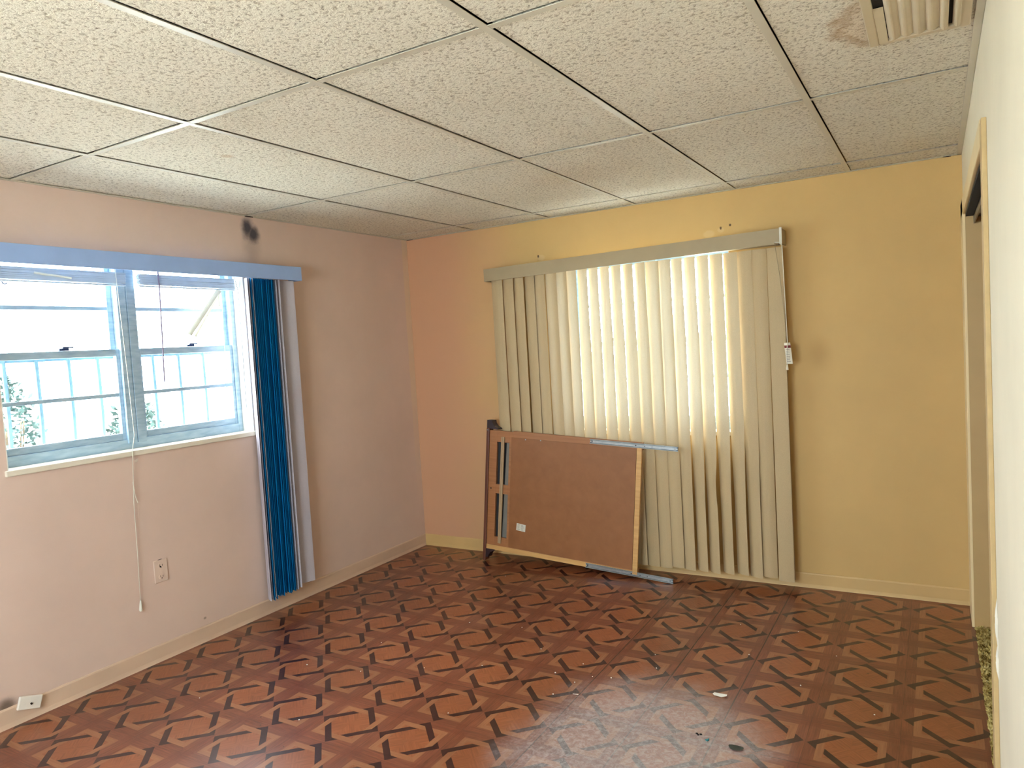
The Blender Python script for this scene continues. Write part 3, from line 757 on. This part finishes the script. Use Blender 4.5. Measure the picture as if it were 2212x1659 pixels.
# left post with feet at both ends (dark, deeper than the panel)
bm = bmesh.new(); box(bm, -.010, -.012, -.084, .012, .045, .840, .003); pobj('post', bm, mDarkW)
def foot(z0, sg, name):
    bm = bmesh.new()
    pts = [(-.010, z0), (.030, z0), (.034, z0-sg*.020), (.050, z0-sg*.040), (.078, z0-sg*.052), (.082, z0-sg*.060), (-.010, z0-sg*.060)]
    prism(bm, pts, 1, -.006, .050); return pobj(name, bm, mDarkW2)
mDarkW2 = plain('foot_wood', srgb(58, 42, 44), .3)
foot(.895, 1, 'foot'); foot(-.060, -1, 'foot')
for (x, z) in ((.002, .828),):
    bm = bmesh.new(); tube(bm, [(x, -.016, z), (x, -.012, z)], .005, 10); pobj('screw', bm, mSteel)
bm = bmesh.new(); tube(bm, [(.034, -.002, .423), (.034, .0, .423)], .005, 10); pobj('screw_hole', bm, mPlen)
for (x, z) in ((.299, .782), (.414, .786)):
    bm = bmesh.new(); tube(bm, [(x, -.0065, z), (x, -.004, z)], .004, 10); pobj('staple', bm, mSteel)
# white sticker
bm = bmesh.new(); MS = Matrix.Translation((.284, -.0046, .183)) @ Matrix.Rotation(d2(4), 4, 'Y')
box(bm, -.035, 0, -.024, .035, .0006, .024, 0, M=MS); stk = pobj('paper_sticker', bm, plain('sticker_paper', srgb(212, 208, 192), .6)); stk['label'] = 'small white paper sticker'
bm = bmesh.new()
for r in range(5):
    for k in range(2):
        x = -.027+k*.028; L = random.uniform(.012, .022); z = .016-r*.008
        box(bm, x, -.0004, z-.0013, x+L, 0, z+.0013, 0, M=MS)
pobj('sticker_print', bm, mInk, stk) if False else None
o = obj('sticker_print', bm, mInk) if not False else None
o.parent = stk
# two ball-bearing drawer slides
def slide(z, x0, x1, name='drawer_slide'):
    bm = bmesh.new(); L = x1-x0
    y0 = -.016
    box(bm, x0, y0, z-.0145, x1, y0+.010, z-.0105, .0008); box(bm, x0, y0, z+.0105, x1, y0+.010, z+.0145, .0008)
    box(bm, x0+.004, y0+.001, z-.0055, x1, y0+.003, z+.0055, .0006); box(bm, x0+.02, y0+.003, z-.008, x1-.01, y0+.007, z-.0055); box(bm, x0+.02, y0+.003, z+.0055, x1-.01, y0+.007, z+.008)
    o = pobj(name, bm, mSteel); o['label'] = 'steel drawer slide'
    cb_ = bmesh.new(); box(cb_, x0+.002, y0+.007, z-.0140, x1-.002, y0+.010, z+.0140, 0)
    ch = obj('slide_channel', cb_, mDkSteel); ch.parent = o
    for f in (.03, .54, .64, .72, .97):
        hb = bmesh.new(); tube(hb, [(x0+L*f, y0+.0005, z), (x0+L*f, y0+.0018, z)], .0042 if f in (.03, .54) else .0028, 8)
        h = obj('screw_hole', hb, mPlen); h.parent = o
slide(.813, .773, 1.350); slide(.013, .773, 1.352)

# ---------------------------------------------------------------- outlet and cable plate
OUT = tag(empty('wall_outlet', (0, -2.180, .453)), 'painted-over duplex outlet plate low on the left wall under the window', 'outlet')
mOut = plain('painted_plate', srgb(222, 196, 180), .45, var=.03)
cbx('cover_plate', (0, -2.216, .397), (.006, -2.144, .510), mOut, OUT, .002)
for z, dk in ((.482, True), (.426, False)):
    bm = bmesh.new(); prism(bm, [(-2.180+.017*math.cos(t), z+.0145*math.sin(t)) for t in [k*math.pi/8 for k in range(16)]], 0, .006, .0075)
    f = chld(obj('socket', bm, mOut), OUT)
    sb = bmesh.new(); box(sb, .0075, -2.188, z-.004, .0079, -2.1855, z+.006); box(sb, .0075, -2.1745, z-.004, .0079, -2.172, z+.005); tube(sb, [(.0072, -2.180, z-.009), (.0079, -2.180, z-.009)], .0028, 8)
    s = obj('socket_slots', sb, plain('slot_brown', srgb(70, 45, 35), .8)); s.parent = f
    if dk:
        kb = bmesh.new(); tube(kb, [(.0074, -2.184, z-.006), (.0084, -2.184, z-.006)], .0042, 8); k_ = obj('burnt_hole', kb, mPlen); k_.parent = f
kb = bmesh.new(); box(kb, 0, -2.19, .511, .002, -2.170, .5125); chld(obj('plate_gap', kb, mPlen), OUT)
COX = tag(empty('cable_plate', (0, -2.84, .078)), 'white coax cable plate hanging askew by the baseboard at the left edge', 'cable plate')
MC = Matrix.Translation((.0115, -2.838, .078)) @ Matrix.Rotation(d2(-17), 4, 'X') @ Matrix.Rotation(d2(-4), 4, 'Z')
bm = bmesh.new(); box(bm, 0, -.046, -.028, .014, .046, .028, .004, M=MC); chld(obj('cover_plate', bm, plain('ivory_plastic', srgb(236, 226, 214), .3)), COX)
bm = bmesh.new(); tube(bm, [MC @ Vector((.014, .004, -.004)), MC @ Vector((.0185, .004, -.004))], .0045, 10); chld(obj('coax_port', bm, plain('coax_metal', srgb(70, 60, 55), .3, .8)), COX)

# ---------------------------------------------------------------- ceiling air register
REG = tag(empty('air_register', (3.39, -2.2, H)), 'beige metal air register in the water-stained ceiling tile by the right wall', 'air vent')
mReg = plain('register_enamel', srgb(206, 190, 160), .4, var=.04)
rx0, rx1, ry0, ry1 = 3.283, 3.512, -2.28, -1.925; zt = H+.002
bm = bmesh.new()
for (a, b, c, d) in ((rx0-.012, rx0+.014, ry0-.012, ry1+.012), (rx1-.014, rx1+.012, ry0-.012, ry1+.012), (rx0+.014, rx1-.014, ry1-.010, ry1+.012), (rx0+.014, rx1-.014, ry0-.012, ry0+.010)):
    box(bm, a, c, H-.010, b, d, zt, .003)
chld(obj('register_frame', bm, mReg), REG)
cbx('register_duct', (rx0+.002, ry0, H+.0002), (rx1-.002, ry1, H+.0018), mPlen, REG)
for k in range(6):
    x = rx0+.040+k*.0315
    bm = bmesh.new(); n = 8; pts = []; op = 0 if k < 4 else .010
    for i in range(n+1):
        t = i/n; pts.append((x+t*(.031-op), H-.004-.0075*math.sin(math.pi*min(1, t*1.1)) - op*.9*t))
    outl = pts+[(p[0]-.0004, p[1]+.0014) for p in pts[::-1]]
    prism(bm, outl, 1, ry0+.012, ry1-.014-.004*(k % 2)); chld(obj('louver', bm, mReg, None, False), REG)
for k in range(5):      # side bank of short cross fins
    y = ry1-.052-k*.052
    bm = bmesh.new(); prism(bm, [(y, H-.003), (y+.047, H-.011), (y+.049, H-.009), (y+.004, H-.001)], 0, rx0+.014, rx0+.038); chld(obj('cross_fin', bm, mReg), REG)

# screws above the valance
mScr = plain('rusty_screw', srgb(120, 90, 60), .4, .6)
for i, (x, z, lb) in enumerate(((1.113, 2.084, 'bent screw in the wall above the left end of the beige blind'), (2.339, 2.112, 'bent screw in the chipped wall above the right end of the beige blind'))):
    bm = bmesh.new(); tube(bm, [(x, .002, z), (x, -.010, z), (x+.004, -.016, z-.004), (x+.004, -.016, z-.012)], .0022, 6); tube(bm, [(x, -.001, z), (x, -.003, z)], .005, 8)
    tag(obj('wall_screw', bm, mScr), lb, 'screw')

# ---------------------------------------------------------------- debris on the floor
mChip = plain('white_chip', srgb(235, 230, 222), .6); mLeafD = plain('dry_leaf', srgb(58, 62, 54), .6); mTeal = plain('teal_scrap', srgb(40, 140, 150), .5)
def flat_piece(name, x, y, pts, h, m, label, cat, group=None, curl=0):
    bm = bmesh.new(); prism(bm, [(x+p[0], y+p[1]) for p in pts], 2, .0003, h)
    for v in bm.verts: v.co.z += curl*((v.co.x-x)**2+(v.co.y-y)**2)*20
    return tag(obj(name, bm, m), label, cat, group)
flat_piece('leaf', 2.768, -1.827, [(.026*math.cos(t)*(1+.1*math.sin(3*t)), .017*math.sin(t)) for t in [k*math.pi/7 for k in range(14)]], .0012, mLeafD, 'dark oval dry leaf lying on the floor at the front, right of the glare', 'leaf', curl=.3)
sc_ = flat_piece('paper_scrap', 2.619, -1.467, [(-.028, -.006), (-.02, -.014), (.010, -.013), (.030, -.008), (.028, .008), (.004, .012), (-.024, .010)], .0008, mChip, 'white printed paper scrap lying on the brown floor', 'paper scrap', curl=.4)
bm = bmesh.new()
for k in range(5): box(bm, 2.601+k*.008, -1.472+.002*(k % 2), .0010, 2.605+k*.008, -1.465, .00115)
o = obj('scrap_print', bm, mInk); chld(o, sc_) if False else setattr(o, 'parent', sc_)
flat_piece('plastic_scrap', 2.662, -1.815, [(-.008, -.004), (.002, -.012), (.006, 0), (.004, .010), (-.001, .004)], .003, mTeal, 'tiny teal plastic scrap beside the floor seam near the dark leaf', 'plastic scrap', curl=.5)
flat_piece('white_sliver', 2.069, -1.695, [(-.012, -.003), (.012, .002), (.011, .005), (-.011, 0)], .0015, mChip, 'thin white sliver lying on the floor at the centre', 'sliver')
for i, (x, y) in enumerate(((2.622, -1.795), (2.630, -1.788), (2.615, -1.788))):
    flat_piece('dirt_crumb', x, y, [(.004*math.cos(t)*(1+.3*math.sin(2*t+i)), .004*math.sin(t)) for t in [k*1.05 for k in range(6)]], .003, mPlen, 'black dirt crumb in the little cluster on the glare patch', 'crumb', 'black crumbs on the glare patch')
cr = [(1.982,-1.733),(1.979,-1.42),(2.528,-.695),(2.643,-1.034),(2.804,-.679),(3.186,-1.385),(2.15,-1.498),(1.55,-1.62),(1.31,-1.75),(1.05,-1.9),(.92,-1.6),(.75,-1.95),(1.72,-1.35),(2.02,-1.6),(2.07,-1.52),(1.9,-1.55),(2.25,-1.2),(.55,-2.4),(1.2,-1.2),(.98,-.45),(2.3,-1.33),(2.9,-1.25),(3.0,-.9),(1.66,-2.05),(1.12,-2.35),(1.5,-1.15)]
pr0 = None
for i, (x, y) in enumerate(cr):
    if pr0 is None:
        bm = bmesh.new(); bmesh.ops.create_icosphere(bm, subdivisions=1, radius=.0032)
        for v in bm.verts: v.co *= random.uniform(.75, 1.15); v.co.z *= .7
        pr0 = obj('plaster_crumb', bm, mChip); c = pr0
    else:
        c = pr0.copy(); C.objects.link(c)
    c.location = (x, y, .0023); c.rotation_euler = (0, 0, i*1.3); c.scale = (1, 1, 1) if i % 3 else (1.4, 1.1, 1.1)
    tag(c, 'tiny white plaster crumb scattered on the brown patterned floor', 'crumb', 'white plaster crumbs on the floor')
